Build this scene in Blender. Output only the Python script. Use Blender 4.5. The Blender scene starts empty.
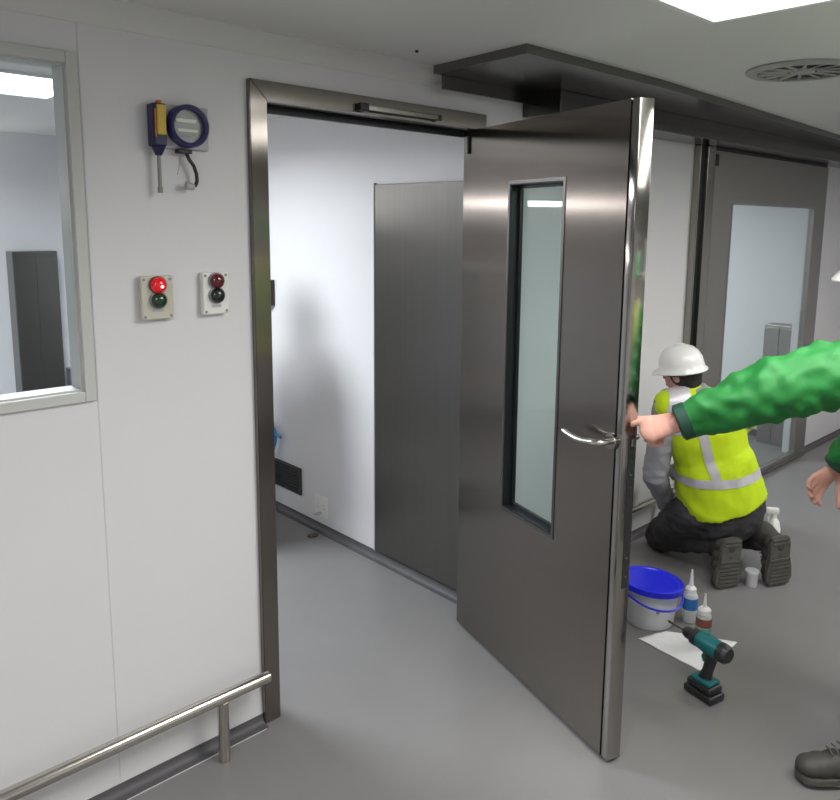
import bpy, bmesh, math, random
from mathutils import Vector as V, Matrix, noise
random.seed(4)
PI = math.pi
scene = bpy.context.scene
C = bpy.data.collections.new('scene'); scene.collection.children.link(C)

# ------------------------------------------------------------------ materials
def mat(name, col, rough=.5, metal=0., noise_amt=0., nscale=20., bump=0., bscale=40., spec=.5, emit=None, estr=0., stretch=(1, 1, 1), coat=0., aniso=0., trans=0., alpha_rough=0.):
    m = bpy.data.materials.new(name); m.use_nodes = True
    nt = m.node_tree; p = nt.nodes['Principled BSDF']
    p.inputs['Base Color'].default_value = (*col, 1)
    p.inputs['Roughness'].default_value = rough
    p.inputs['Metallic'].default_value = metal
    p.inputs['Specular IOR Level'].default_value = spec
    p.inputs['Coat Weight'].default_value = coat
    p.inputs['Transmission Weight'].default_value = trans
    tc = nt.nodes.new('ShaderNodeTexCoord'); mp = nt.nodes.new('ShaderNodeMapping')
    mp.inputs['Scale'].default_value = stretch
    nt.links.new(tc.outputs['Object'], mp.inputs['Vector'])
    if noise_amt:
        n = nt.nodes.new('ShaderNodeTexNoise'); n.inputs['Scale'].default_value = nscale; n.inputs['Detail'].default_value = 5
        nt.links.new(mp.outputs[0], n.inputs['Vector'])
        mx = nt.nodes.new('ShaderNodeMix'); mx.data_type = 'RGBA'
        a = [max(0, c * (1 - noise_amt)) for c in col]; b = [min(1, c * (1 + noise_amt)) for c in col]
        mx.inputs[6].default_value = (*a, 1); mx.inputs[7].default_value = (*b, 1)
        nt.links.new(n.outputs['Fac'], mx.inputs[0]); nt.links.new(mx.outputs[2], p.inputs['Base Color'])
    if bump:
        n2 = nt.nodes.new('ShaderNodeTexNoise'); n2.inputs['Scale'].default_value = bscale; n2.inputs['Detail'].default_value = 4
        nt.links.new(mp.outputs[0], n2.inputs['Vector'])
        b = nt.nodes.new('ShaderNodeBump'); b.inputs['Strength'].default_value = bump; b.inputs['Distance'].default_value = .01
        nt.links.new(n2.outputs['Fac'], b.inputs['Height']); nt.links.new(b.outputs[0], p.inputs['Normal'])
    if aniso:
        p.inputs['Anisotropic'].default_value = aniso
        ge = nt.nodes.new('ShaderNodeNewGeometry'); t = nt.nodes.new('ShaderNodeVectorMath'); t.operation = 'CROSS_PRODUCT'
        t.inputs[0].default_value = (0, .0001, 1); nt.links.new(ge.outputs['True Normal'], t.inputs[1])
        nt.links.new(t.outputs[0], p.inputs['Tangent'])
    if emit:
        p.inputs['Emission Color'].default_value = (*emit, 1); p.inputs['Emission Strength'].default_value = estr
    return m

def glass(name, tint, refl=.06):
    m = bpy.data.materials.new(name); m.use_nodes = True; nt = m.node_tree
    nt.nodes.clear()
    o = nt.nodes.new('ShaderNodeOutputMaterial'); mix = nt.nodes.new('ShaderNodeMixShader')
    t = nt.nodes.new('ShaderNodeBsdfTransparent'); t.inputs[0].default_value = (*tint, 1)
    g = nt.nodes.new('ShaderNodeBsdfGlossy'); g.inputs['Roughness'].default_value = .02
    lw = nt.nodes.new('ShaderNodeLayerWeight'); lw.inputs['Blend'].default_value = .5
    pw = nt.nodes.new('ShaderNodeMath'); pw.operation = 'POWER'; pw.inputs[1].default_value = 4.5; nt.links.new(lw.outputs['Facing'], pw.inputs[0])
    f = nt.nodes.new('ShaderNodeMath'); f.operation = 'MULTIPLY_ADD'; f.inputs[1].default_value = .85; f.inputs[2].default_value = .025; nt.links.new(pw.outputs[0], f.inputs[0])
    nt.links.new(f.outputs[0], mix.inputs[0]); nt.links.new(t.outputs[0], mix.inputs[1]); nt.links.new(g.outputs[0], mix.inputs[2])
    nt.links.new(mix.outputs[0], o.inputs[0])
    return m

STEEL = (.226, .207, .190)
M = dict(
    wall=mat('white_panel', (.70, .695, .71), .38, noise_amt=.015, nscale=3),
    ceil=mat('ceiling_white', (.68, .68, .66), .6),
    floor=mat('grey_vinyl', (.186, .180, .180), .38, noise_amt=.07, nscale=5, bump=.02, bscale=90),
    skirt=mat('grey_coving', (.085, .082, .088), .55),
    seam=mat('seam_sealant', (.60, .60, .63), .6),
    steel=mat('brushed_steel_vertical', STEEL, .2, 1, noise_amt=.05, nscale=60, stretch=(1, 1, .02), aniso=.97),
    steel_panel=mat('brushed_steel_panel', (.195, .19, .18), .33, 1, noise_amt=.08, nscale=50, stretch=(1, 1, .03), aniso=.6),
    steel_plain=mat('satin_steel', (.33, .315, .295), .22, 1),
    steel_edge=mat('polished_steel_edge', (.34, .325, .305), .13, 1, aniso=.95), bead=mat('bead_steel', (.16, .155, .15), .35, 1), steel_slide=mat('sliding_door_steel', (.36, .345, .325), .42, 1),
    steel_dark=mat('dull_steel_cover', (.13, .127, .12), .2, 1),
    tube=mat('tube_steel', (.55, .52, .48), .2, 1),
    black=mat('black_rubber', (.012, .014, .016), .45),
    blackp=mat('black_plastic', (.02, .02, .022), .4),
    glass=glass('green_tinted_glass', (.755, .835, .82)),
    glass2=glass('pale_green_glass', (.89, .925, .92)),
    glassc=glass('clear_glass', (.93, .95, .96)),
    wframe=mat('white_window_frame', (.55, .56, .54), .4),
    lamp=mat('lamp_diffuser', (1, 1, 1), .5, emit=(1, .985, .95), estr=4.), lamph=mat('lamp_diffuser_bright', (1, 1, 1), .5, emit=(1, .985, .95), estr=13.),
    lampi=mat('cool_lamp_diffuser', (1, 1, 1), .5, emit=(.86, .94, 1), estr=6.),
    bandlight=mat('added_batten_glow', (1, 1, 1), .5, emit=(1, .97, .95), estr=22.),  # glow of the added batten that streaks the steel door
    lframe=mat('lamp_frame_white', (.75, .75, .74), .4),
    beige=mat('beige_plastic', (.56, .55, .46), .45), whitep=mat('white_plastic', (.78, .77, .74), .4),
    red=mat('lit_red_lens', (.55, .006, .012), .2, emit=(1, .01, .02), estr=.25, coat=.5),
    glint=mat('red_lamp_core', (1, .3, .3), .3, emit=(1, .35, .35), estr=3),
    dred=mat('dark_red_lens', (.12, .008, .012), .2, coat=.6), dgreen=mat('dark_green_lens', (.006, .035, .012), .2, coat=.6),
    bgreen=mat('black_green_lens', (.012, .016, .014), .25, coat=.5),
    grey=mat('grey_plastic', (.28, .28, .32), .4), lgrey=mat('light_grey_plastic', (.45, .44, .47), .35),
    yellow=mat('yellow_casing', (.62, .44, .04), .4), navy=mat('navy_plastic', (.018, .018, .075), .4),
    violet=mat('violet_grey_plastic', (.045, .042, .15), .35),
    silver=mat('silver_dial', (.27, .28, .27), .4, .4), cream=mat('dial_stripe', (.85, .85, .78), .4),
    orange=mat('orange_mark', (.7, .18, .04), .4),
    hivis=mat('hivis_yellow', (.50, .68, .004), .75, emit=None, noise_amt=.10, nscale=9, bump=.25, bscale=22),
    refl=mat('reflective_tape', (.55, .53, .56), .35, .15, bump=.15, bscale=60),
    green=mat('green_jacket_fabric', (.008, .165, .026), .66, noise_amt=.25, nscale=8, bump=.5, bscale=14),
    cuff=mat('dark_green_cuff', (.004, .045, .025), .6),
    trouser=mat('charcoal_trouser', (.035, .033, .036), .85, noise_amt=.3, nscale=12, bump=.4, bscale=30),
    gsleeve=mat('grey_sweater', (.27, .27, .285), .85, noise_amt=.1, nscale=20, bump=.3, bscale=40),
    boot=mat('dark_boot_leather', (.045, .044, .038), .6, noise_amt=.3, nscale=20), sole=mat('worn_boot_sole', (.085, .08, .07), .75, noise_amt=.35, nscale=30),
    skin=mat('skin', (.62, .33, .26), .5, noise_amt=.08, nscale=30), hair=mat('dark_hair', (.012, .009, .008), .6, bump=.5, bscale=90),
    nail=mat('nail', (.72, .45, .40), .3), lips=mat('lips', (.42, .14, .12), .5),
    eye=mat('eye_white', (.8, .8, .78), .2), pupil=mat('pupil', (.02, .015, .01), .2),
    helmet=mat('white_helmet_shell', (.80, .80, .78), .3, coat=.3), ghelmet=mat('green_helmet_shell', (.03, .36, .08), .3, coat=.3),
    tan=mat('overalls_beige', (.33, .30, .26), .8), bluec=mat('blue_hood_fabric', (.05, .12, .35), .8),
    blid=mat('blue_lid', (.012, .02, .70), .35), bucket=mat('white_bucket_plastic', (.66, .68, .70), .4),
    bluel=mat('blue_label', (.02, .14, .42), .4), clearp=mat('cloudy_bottle', (.55, .57, .58), .35),
    teal=mat('teal_plastic', (.01, .14, .15), .4), teall=mat('teal_label', (.08, .30, .30), .4), brown=mat('brown_red_label', (.22, .07, .05), .5),
    paper=mat('white_cloth', (.78, .78, .78), .8, bump=.3, bscale=30), bpipe=mat('blue_hose', (.02, .25, .55), .35), debris=mat('brown_scrap', (.09, .07, .05), .8),
    vent=mat('vent_grey', (.38, .38, .37), .45, .3), ventd=mat('vent_dark', (.012, .012, .012), .6),
    ventw=mat('dark_wall_vent', (.035, .033, .032), .5),
)

# ------------------------------------------------------------------ helpers
def props(o, label=None, cat=None, group=None, kind=None):
    if label: o['label'] = label
    if cat: o['category'] = cat
    if group: o['group'] = group
    if kind: o['kind'] = kind
    return o
def thing(name, label, cat, loc=(0, 0, 0), rz=0, group=None):
    o = bpy.data.objects.new(name, None); C.objects.link(o); o.location = loc; o.rotation_euler = (0, 0, rz)
    o.empty_display_size = .05
    return props(o, label, cat, group)
def obj(name, bm, m, parent=None, smooth=False, label=None, weld=False):
    me = bpy.data.meshes.new(name)
    bmesh.ops.recalc_face_normals(bm, faces=bm.faces)
    bm.to_mesh(me); bm.free(); me.materials.append(M[m] if isinstance(m, str) else m)
    if smooth:
        for p in me.polygons: p.use_smooth = True
    o = bpy.data.objects.new(name, me); C.objects.link(o)
    if smooth == 'auto':
        try: me.set_sharp_from_angle(angle=math.radians(40))
        except Exception: pass
    if parent: o.parent = parent
    if label: o['label'] = label
    return o
def struct(name, bm, m, parent=None, smooth=False):
    o = obj(name, bm, m, parent, smooth)
    o['kind'] = 'structure'
    return o
def bx(bm, x0, x1, y0, y1, z0, z1, bev=0, seg=2):
    r = bmesh.ops.create_cube(bm, size=1); vs = r['verts']
    for v in vs: v.co = V((x0 + (v.co.x + .5) * (x1 - x0), y0 + (v.co.y + .5) * (y1 - y0), z0 + (v.co.z + .5) * (z1 - z0)))
    if bev:
        es = list({e for v in vs for e in v.link_edges})
        bmesh.ops.bevel(bm, geom=es, offset=bev, segments=seg, affect='EDGES', profile=.5)
    return bm
def box(*a, **k): return bx(bmesh.new(), *a, **k)
def frame_for(d):
    d = d.normalized(); a = V((0, 0, 1)) if abs(d.z) < .9 else V((1, 0, 0))
    s = d.cross(a).normalized(); return s, s.cross(d).normalized()
def tube(bm, pts, r, seg=12, caps=True, side=None, flat=1.0):
    """r number or list; flat = ratio of second axis; side = preferred first axis"""
    pts = [V(p) for p in pts]; n = len(pts); rs = r if isinstance(r, (list, tuple)) else [r] * n
    fl = flat if isinstance(flat, (list, tuple)) else [flat] * n
    rings = []; ps = None
    for i, p in enumerate(pts):
        d = (pts[min(i + 1, n - 1)] - pts[max(i - 1, 0)]).normalized()
        if side is not None: s = (V(side) - d * d.dot(V(side))).normalized()
        elif ps is None: s, _ = frame_for(d)
        else: s = (ps - d * d.dot(ps)).normalized()
        ps = s; u = d.cross(s)
        rings.append([bm.verts.new(p + s * rs[i] * math.cos(2 * PI * k / seg) + u * rs[i] * fl[i] * math.sin(2 * PI * k / seg)) for k in range(seg)])
    for a, b in zip(rings, rings[1:]):
        for k in range(seg): bm.faces.new((a[k], a[(k + 1) % seg], b[(k + 1) % seg], b[k]))
    if caps: bm.faces.new(rings[0][::-1]); bm.faces.new(rings[-1])
    return bm
def lathe(bm, prof, c=(0, 0, 0), seg=28, ax=None):
    """prof list (r,h) along axis ax from c"""
    ax = V(ax or (0, 0, 1)).normalized(); s, u = frame_for(ax); c = V(c); rings = []
    for r, h in prof:
        if r < 1e-5: rings.append([bm.verts.new(c + ax * h)])
        else: rings.append([bm.verts.new(c + ax * h + s * r * math.cos(2 * PI * k / seg) + u * r * math.sin(2 * PI * k / seg)) for k in range(seg)])
    for a, b in zip(rings, rings[1:]):
        for k in range(seg):
            k2 = (k + 1) % seg
            if len(a) == 1 and len(b) == 1: continue
            if len(a) == 1: bm.faces.new((a[0], b[k], b[k2]))
            elif len(b) == 1: bm.faces.new((a[k], a[k2], b[0]))
            else: bm.faces.new((a[k], a[k2], b[k2], b[k]))
    if len(rings[0]) > 1: bm.faces.new(rings[0][::-1])
    if len(rings[-1]) > 1: bm.faces.new(rings[-1])
    return bm
def ell(bm, c, r, X=None, Y=None, Z=None, seg=20):
    c = V(c); X = V(X or (1, 0, 0)); Y = V(Y or (0, 1, 0)); Z = V(Z or (0, 0, 1))
    res = bmesh.ops.create_uvsphere(bm, u_segments=seg, v_segments=seg // 2 + 2, radius=1)
    for v in res['verts']: v.co = c + X * v.co.x * r[0] + Y * v.co.y * r[1] + Z * v.co.z * r[2]
    return bm
def cap(bm, a, b, ra, rb, ends=(1, 1), side=None, flat=1.0, seg=16):
    a = V(a); b = V(b); tube(bm, [a, b], [ra, rb], seg, True, side, flat)
    d = (b - a).normalized()
    s = (V(side) - d * d.dot(V(side))).normalized() if side is not None else frame_for(d)[0]
    u = d.cross(s)
    if ends[0]: ell(bm, a, (ra, ra * flat, ra * min(1, flat + .2)), s, u, d, seg)
    if ends[1]: ell(bm, b, (rb, rb * flat, rb * min(1, flat + .2)), s, u, d, seg)
    return bm
def prism(bm, pts, z0, z1):
    a = [bm.verts.new((x, y, z0)) for x, y in pts]; b = [bm.verts.new((x, y, z1)) for x, y in pts]; n = len(pts)
    bm.faces.new(a[::-1]); bm.faces.new(b)
    for i in range(n): bm.faces.new((a[i], a[(i + 1) % n], b[(i + 1) % n], b[i]))
    return bm
def remesh(bm, voxel, smooth=3):
    me = bpy.data.meshes.new('tmp'); bmesh.ops.recalc_face_normals(bm, faces=bm.faces); bm.to_mesh(me); bm.free()
    o = bpy.data.objects.new('tmp', me); scene.collection.objects.link(o)
    md = o.modifiers.new('r', 'REMESH'); md.mode = 'VOXEL'; md.voxel_size = voxel
    if smooth: s = o.modifiers.new('s', 'SMOOTH'); s.factor = .5; s.iterations = smooth
    dg = bpy.context.evaluated_depsgraph_get(); dg.update()
    me2 = bpy.data.meshes.new_from_object(o.evaluated_get(dg))
    bpy.data.objects.remove(o); bpy.data.meshes.remove(me)
    out = bmesh.new(); out.from_mesh(me2); bpy.data.meshes.remove(me2)
    return out
def folds(bm, amp, freq, stretch=(1, 1, 1), seed=0.):
    bm.normal_update()
    for v in bm.verts:
        p = V((v.co.x * stretch[0], v.co.y * stretch[1], v.co.z * stretch[2])) * freq + V((seed, seed, seed))
        f = 1 - abs(noise.noise(p)) * 2
        v.co += v.normal * amp * (f * .7 + noise.noise(p * 2.3) * .6)
    return bm
def band_from(src, planes, off, pad=None):
    """piece of a garment between half spaces [(point, normal keep side)], lifted by off and given thickness"""
    bm = src.copy()
    for p, n in planes:
        bmesh.ops.bisect_plane(bm, geom=bm.verts[:] + bm.edges[:] + bm.faces[:], plane_co=V(p), plane_no=V(n), clear_inner=True)
    bm.normal_update()
    ns = [v.normal.copy() for v in bm.verts]
    for v, n in zip(bm.verts, ns): v.co += n * off
    return bm

# ------------------------------------------------------------------ the setting
IX0, IX1 = -2.4, 1.12          # inner room
H = 2.285
# floor
struct('floor', box(-3.2, 5.7, -3.9, 3.7, -.1, 0), 'floor')
struct('ceiling', box(-3.2, 5.7, -3.9, 3.7, H, H + .1), 'ceil')
# wall with window, doorway and sliding doorway
bm = bmesh.new()
for a in [(-3.1, -1.95, 0, 2.285), (-1.95, -.505, 0, 1.235), (-1.95, -.505, 2.13, 2.285), (-.505, .02, 0, 2.285), (.02, 1.062, 2.11, 2.285),
          (1.062, 3.02, 0, 2.285), (3.02, 4.62, 2.1, 2.285), (4.62, 5.6, 0, 2.285)]:
    bx(bm, a[0], a[1], 0, .1, a[2], a[3])
bmesh.ops.remove_doubles(bm, verts=bm.verts, dist=1e-5)
struct('wall_front', bm, 'wall')
struct('wall_back', box(-3.1, 5.6, -3.9, -3.8, 0, H), 'wall')
struct('wall_left', box(-3.2, -3.1, -3.9, 3.7, 0, H), 'wall')
struct('wall_right', box(5.6, 5.7, -3.9, 3.7, 0, H), 'wall')
struct('wall_far', box(-3.1, 5.6, 3.6, 3.7, 0, H), 'wall')
struct('wall_partition', box(IX1, 1.22, .1, 3.6, 0, H), 'wall')
struct('wall_partition_left', box(-2.5, -2.4, .1, 3.6, 0, H), 'wall')
struct('wall_end', box(4.93, 5.03, .1, 3.6, 0, H), 'wall')
def cove_profile(bm, x0, x1, r=.020, h=.032, y=0, sgn=-1):
    pts = [(0, h), (0, 0), (r + .02, 0), (r + .02, .003)]
    for k in range(7):
        a = PI / 2 * k / 6; pts.append((.004 + r - r * math.sin(a), .003 + (h - .003) * (1 - math.cos(a))))
    vs0 = [bm.verts.new((x0, y + sgn * p[0], p[1])) for p in pts]; vs1 = [bm.verts.new((x1, y + sgn * p[0], p[1])) for p in pts]
    n = len(pts)
    for i in range(n): bm.faces.new((vs0[i], vs0[(i + 1) % n], vs1[(i + 1) % n], vs1[i]))
    bm.faces.new(vs0); bm.faces.new(vs1[::-1]); return bm
bm = cove_profile(bmesh.new(), -3.1, -.001); cove_profile(bm, 1.051, 2.8); cove_profile(bm, 4.7, 5.6)
struct('baseboard_front', bm, 'skirt', smooth='auto')
bm = cove_profile(bmesh.new(), .1, 3.6, h=.038)
bmesh.ops.rotate(bm, verts=bm.verts, cent=(0, 0, 0), matrix=Matrix.Rotation(PI / 2, 3, 'Z'))   # runs along y, sticks out towards +x
for v in bm.verts: v.co.x = IX1 - v.co.x
bb = struct('baseboard_partition', bm, 'skirt', smooth='auto')
struct('baseboard_end', box(4.90, 4.93, .1, 3.6, 0, .05), 'skirt')
# panel joints and ceiling cove
bm = bmesh.new()
for x in (-1.69, -.488, 1.9): bx(bm, x - .0015, x + .0015, -.0012, .001, .04, 2.225)
struct('trim_1', bm, 'seam')
bm = bmesh.new()
pts = [(0, 2.225), (.004, 2.225)] + [(.055 * (1 - math.cos(PI / 2 * k / 6)) + .004, 2.225 + .056 * math.sin(PI / 2 * k / 6)) for k in range(1, 7)] + [(.059, H), (0, H)]
a = [bm.verts.new((-3.1, -p[0], p[1])) for p in pts]; b = [bm.verts.new((1.299, -p[0], p[1])) for p in pts]
for i in range(len(pts)): bm.faces.new((a[i], a[(i + 1) % len(pts)], b[(i + 1) % len(pts)], b[i]))
bm.faces.new(a); bm.faces.new(b[::-1])
struct('trim_2', bm, 'ceil', smooth='auto')
bm = bmesh.new(); bx(bm, -3.1, -.01, -.0445, -.0415, 0, .0012)
struct('trim_3', bm, 'seam')
# window into the inner room
bm = bmesh.new()
def ring(bm, x0, x1, z0, z1, w, y0, y1, bev=0):
    bx(bm, x0, x0 + w, y0, y1, z0, z1, bev); bx(bm, x1 - w, x1, y0, y1, z0, z1, bev)
    bx(bm, x0 + w, x1 - w, y0, y1, z0, z0 + w, bev); bx(bm, x0 + w, x1 - w, y0, y1, z1 - w, z1, bev)
ring(bm, -1.96, -.494, 1.224, 2.148, .030, -.012, .1, .003)
w1 = struct('window_1', bm, 'wframe')
gp = obj('pane', box(-1.93, -.524, .012, .018, 1.254, 2.118), 'glassc', w1)
bm = bmesh.new(); ring(bm, -1.93, -.524, 1.254, 2.118, .005, .004, .012)
obj('gasket', bm, 'wframe', w1)

# door frame
bm = bmesh.new()

df = thing('door_frame', 'brushed steel door frame around the open doorway', 'door frame', (0, 0, 0))
def prism_xz(pts, y0, y1, bev=.002):
    bm = bmesh.new(); a = [bm.verts.new((x, y0, z)) for x, z in pts]; b = [bm.verts.new((x, y1, z)) for x, z in pts]; n = len(pts)
    bm.faces.new(a); bm.faces.new(b[::-1])
    for i in range(n): bm.faces.new((a[i], a[(i + 1) % n], b[(i + 1) % n], b[i]))
    bmesh.ops.bevel(bm, geom=bm.edges[:], offset=bev, segments=2, affect='EDGES')
    return bm
obj('jamb', prism_xz([(0, 0), (.06, 0), (.06, 2.0895), (0, 2.1495)], -.02, .12), 'steel', df)
obj('jamb', box(1.001, 1.061, -.02, .035, 0, 2.0899, bev=.0025), 'steel', df)
obj('header', prism_xz([(0.0005, 2.15), (.0605, 2.09), (1.061, 2.09), (1.061, 2.15)], -.02, .12), 'steel', df)
bm.free()
bm = bmesh.new(); bx(bm, .06, 1.06, .08, .10, 2.068, 2.09)
obj('seal', bm, 'black', df, label='black rubber seal')
cl = obj('closer_rail', box(.44, .78, -.042, -.02, 2.099, 2.117, bev=.002), 'steel_plain', df)
obj('end_cap', box(.405, .444, -.046, -.02, 2.096, 2.122, bev=.003), 'blackp', cl)
obj('end_cap', box(.772, .79, -.044, -.02, 2.097, 2.119, bev=.003), 'blackp', cl)

# ------------------------------------------------------------------ the open door leaf
ANG = 1.2973
dl = thing('steel_door', 'tall brushed steel door leaf standing open with narrow green-tinted vision panel', 'door', (.966, .0117, 0), PI + ANG)
T = .055; Z0, Z1 = .01, 2.08
gu0, gu1, gz0, gz1 = .338, .655, .648, 1.866
bm = bmesh.new()
bx(bm, .0, gu0, 0, T, Z0, Z1); bx(bm, gu1, .952, 0, T, Z0, Z1)
bx(bm, gu0, gu1, 0, T, Z0, gz0); bx(bm, gu0, gu1, 0, T, gz1, Z1)
bmesh.ops.remove_doubles(bm, verts=bm.verts, dist=1e-5)
# drop the internal faces left between the four boxes
seen = {}
for f in bm.faces: seen.setdefault(tuple(round(c, 4) for c in f.calc_center_median()), []).append(f)
bmesh.ops.delete(bm, geom=[f for fs in seen.values() if len(fs) > 1 for f in fs], context='FACES_ONLY')
obj('leaf_skin', bm, 'steel', dl)
obj('groove', box(.952, .957, .006, T - .006, Z0, Z1 - .004), 'blackp', dl)
ed = obj('leaf_edge', box(.957, .99, 0, T, Z0, Z1, bev=.004, seg=3), 'steel_edge', dl, smooth='auto')
bm = bmesh.new(); bx(bm, .9893, .9915, .022, .046, .60, 1.095, .0008)
lk = obj('lock_plate', bm, 'blackp', dl)
bm = bmesh.new(); bx(bm, .991, .999, .027, .041, 1.06, 1.085, .002)
obj('latch', bm, 'steel_plain', lk)
bm = bmesh.new()
for z in (.64, .70, .93, .97, 1.01, 1.04): lathe(bm, [(.004, 0), (.004, .002), (0, .002)], (.9913, .034, z), 10, (1, 0, 0))
obj('screw', bm, 'steel_plain', lk)
bm = bmesh.new(); ring(bm, gu0 - .009, gu1 + .009, gz0 - .009, gz1 + .009, .011, -.0025, .001)
obj('glazing_bead', bm, 'bead', dl)
bm = bmesh.new()
ring(bm, gu0, gu1, gz0, gz1, .006, .0, T)
ring(bm, gu0 + .006, gu1 - .006, gz0 + .006, gz1 - .006, .012, .033, .045)
obj('gasket', bm, 'black', dl, label='black glazing gasket')
obj('pane', box(gu0 + .01, gu1 - .01, .036, .042, gz0 + .01, gz1 - .01), 'glass', dl, label='pale green glass pane')
bm = bmesh.new(); ring(bm, gu0 - .009, gu1 + .009, gz0 - .009, gz1 + .009, .011, T - .001, T + .0025)
obj('glazing_bead', bm, 'bead', dl)
for s, y0 in ((-1, 0.), (1, T)):
    bm = bmesh.new(); lathe(bm, [(.0, 0), (.026, 0), (.026, .008), (.024, .010), (.012, .0105), (.0, .0105)], (.94, y0, 1.066), 28, (0, s, 0))
    hd = obj('rose', bm, 'steel_plain', dl, smooth='auto')
    bm = bmesh.new()
    tube(bm, [(.94, y0 + s * .009, 1.066), (.94, y0 + s * .04, 1.066), (.936, y0 + s * .05, 1.066), (.925, y0 + s * .055, 1.065), (.90, y0 + s * .057, 1.062),
              (.87, y0 + s * .057, 1.057), (.84, y0 + s * .057, 1.055), (.81, y0 + s * .057, 1.057), (.785, y0 + s * .056, 1.061), (.768, y0 + s * .055, 1.065)],
         [.009, .009, .0095, .0095, .009, .0085, .0085, .008, .008, .0075], 14)
    obj('lever', bm, 'tube', hd, smooth='auto', label='bright curved lever handle')
bm = bmesh.new()
obj('hinge', box(.036, .048, -.010, .0, 1.99, 2.056, bev=.003), 'blackp', dl, label='small black catch near the top hinge corner')
bm.free()
bm = bmesh.new()
for z in (.25, 1.05, 1.85): tube(bm, [(-.012, .035, z - .05), (-.012, .035, z + .05)], .010, 12)
obj('hinge_knuckle', bm, 'steel_plain', dl, smooth='auto')
obj('bottom_seal', box(.01, .97, .02, .035, .001, .012), 'blackp', dl)

# ------------------------------------------------------------------ overhead track cover
tc = thing('track_cover', 'dark steel sliding door track housing under the ceiling', 'track cover', (.7, 0, 2.165))
def loc(bm, o):
    for v in bm.verts: v.co -= V(o)
    return bm
tl = (.7, 0, 2.165)
bm = prism(bmesh.new(), [(.73, -.061), (.695, -.523), (1.5, -.519), (2.2, -.478), (2.9, -.435), (5.6, -.27), (5.6, -.061)], 2.256, 2.2845)
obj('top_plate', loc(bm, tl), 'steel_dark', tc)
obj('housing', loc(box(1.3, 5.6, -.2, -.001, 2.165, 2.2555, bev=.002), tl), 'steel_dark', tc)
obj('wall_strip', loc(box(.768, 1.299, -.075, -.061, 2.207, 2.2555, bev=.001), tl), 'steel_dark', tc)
fp = [(.727, -.061), (.692, -.526), (1.5, -.522), (2.2, -.481), (2.9, -.438), (5.6, -.273)]; fi = [(.731, -.061), (.6955, -.5235), (1.5, -.5195), (2.2, -.4785), (2.9, -.4355), (5.6, -.2705)]
bm = bmesh.new()
for z in (2.2545, 2.2848):
    pass
q0 = [[bm.verts.new((x, y, z)) for x, y in P_] for z in (2.2545, 2.2848) for P_ in (fp, fi)]
for i in range(len(fp) - 1):
    for a_, b_ in ((0, 1), (1, 3), (3, 2), (2, 0)): bm.faces.new((q0[a_][i], q0[a_][i + 1], q0[b_][i + 1], q0[b_][i]))
for i in (0, len(fp) - 1): bm.faces.new((q0[0][i], q0[1][i], q0[3][i], q0[2][i]))
obj('lit_edge', loc(bm, tl), 'steel_panel', tc)  # paler steel strip paints the light caught by the plate's outer edge

# ------------------------------------------------------------------ sliding door
sf = thing('sliding_door_post', 'tall narrow steel post with dark slot left of the sliding door', 'door post', (2.83, -.02, 0))
obj('slot', box(-.035, .012, -.012, .019, 0, 2.164), 'black', sf, label='dark rubber filled slot')
obj('post', box(.013, .10, -.035, .019, 0, 2.164, bev=.003), 'steel_plain', sf)
obj('edge_strip', box(-.05, -.036, -.02, .019, 0, 2.164, bev=.002), 'steel_plain', sf)
sd = thing('sliding_door', 'glazed steel sliding door behind the kneeling worker', 'door', (2.94, -.03, 0))
x1 = 1.72
bm = bmesh.new()
bx(bm, 0, .25, -.02, .02, .035, 2.145); bx(bm, x1 - .2, x1, -.02, .02, .035, 2.145); bx(bm, .25, x1 - .2, -.02, .02, 1.85, 2.145)
bx(bm, .25, x1 - .2, -.02, .02, .035, .06)
obj('leaf_frame', bm, 'steel_slide', sd)
obj('bottom_rail', box(0, x1, -.024, .02, .004, .034, bev=.002), 'steel_plain', sd)
obj('pane', box(.245, x1 - .195, -.004, .004, .055, 1.855), 'glass2', sd, label='pale green glass pane')
bm = bmesh.new(); bx(bm, .242, .25, -.023, -.004, .06, 1.858); bx(bm, .242, x1 - .2, -.023, -.004, 1.85, 1.858)
obj('gasket', bm, 'grey', sd)
obj('hanger_rail', box(0, x1, -.012, .014, 2.146, 2.163), 'black', sd)
obj('guide_block', box(-.002, .03, -.026, -.02, 2.06, 2.125), 'blackp', sd)
# beyond the glass
cb = thing('steel_cabinet', 'grey steel cabinet seen through the sliding door glass', 'cabinet', (4.75, .24, 0))
obj('body', box(.0, .17, -.12, .12, .0, .96, bev=.004), 'steel_slide', cb)
for k in range(2): obj('cabinet_door', box(-.008, -.001, -.117 + .119 * k, -.002 + .119 * k, .03, .94, bev=.002), 'steel_slide', cb)
obj('kick_panel', box(4.918, 4.929, .51, 2.6, .051, .32), 'steel_panel')
props(bpy.data.objects['kick_panel'], 'low steel kick panel on the wall beyond the sliding door glass', 'kick panel')

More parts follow.
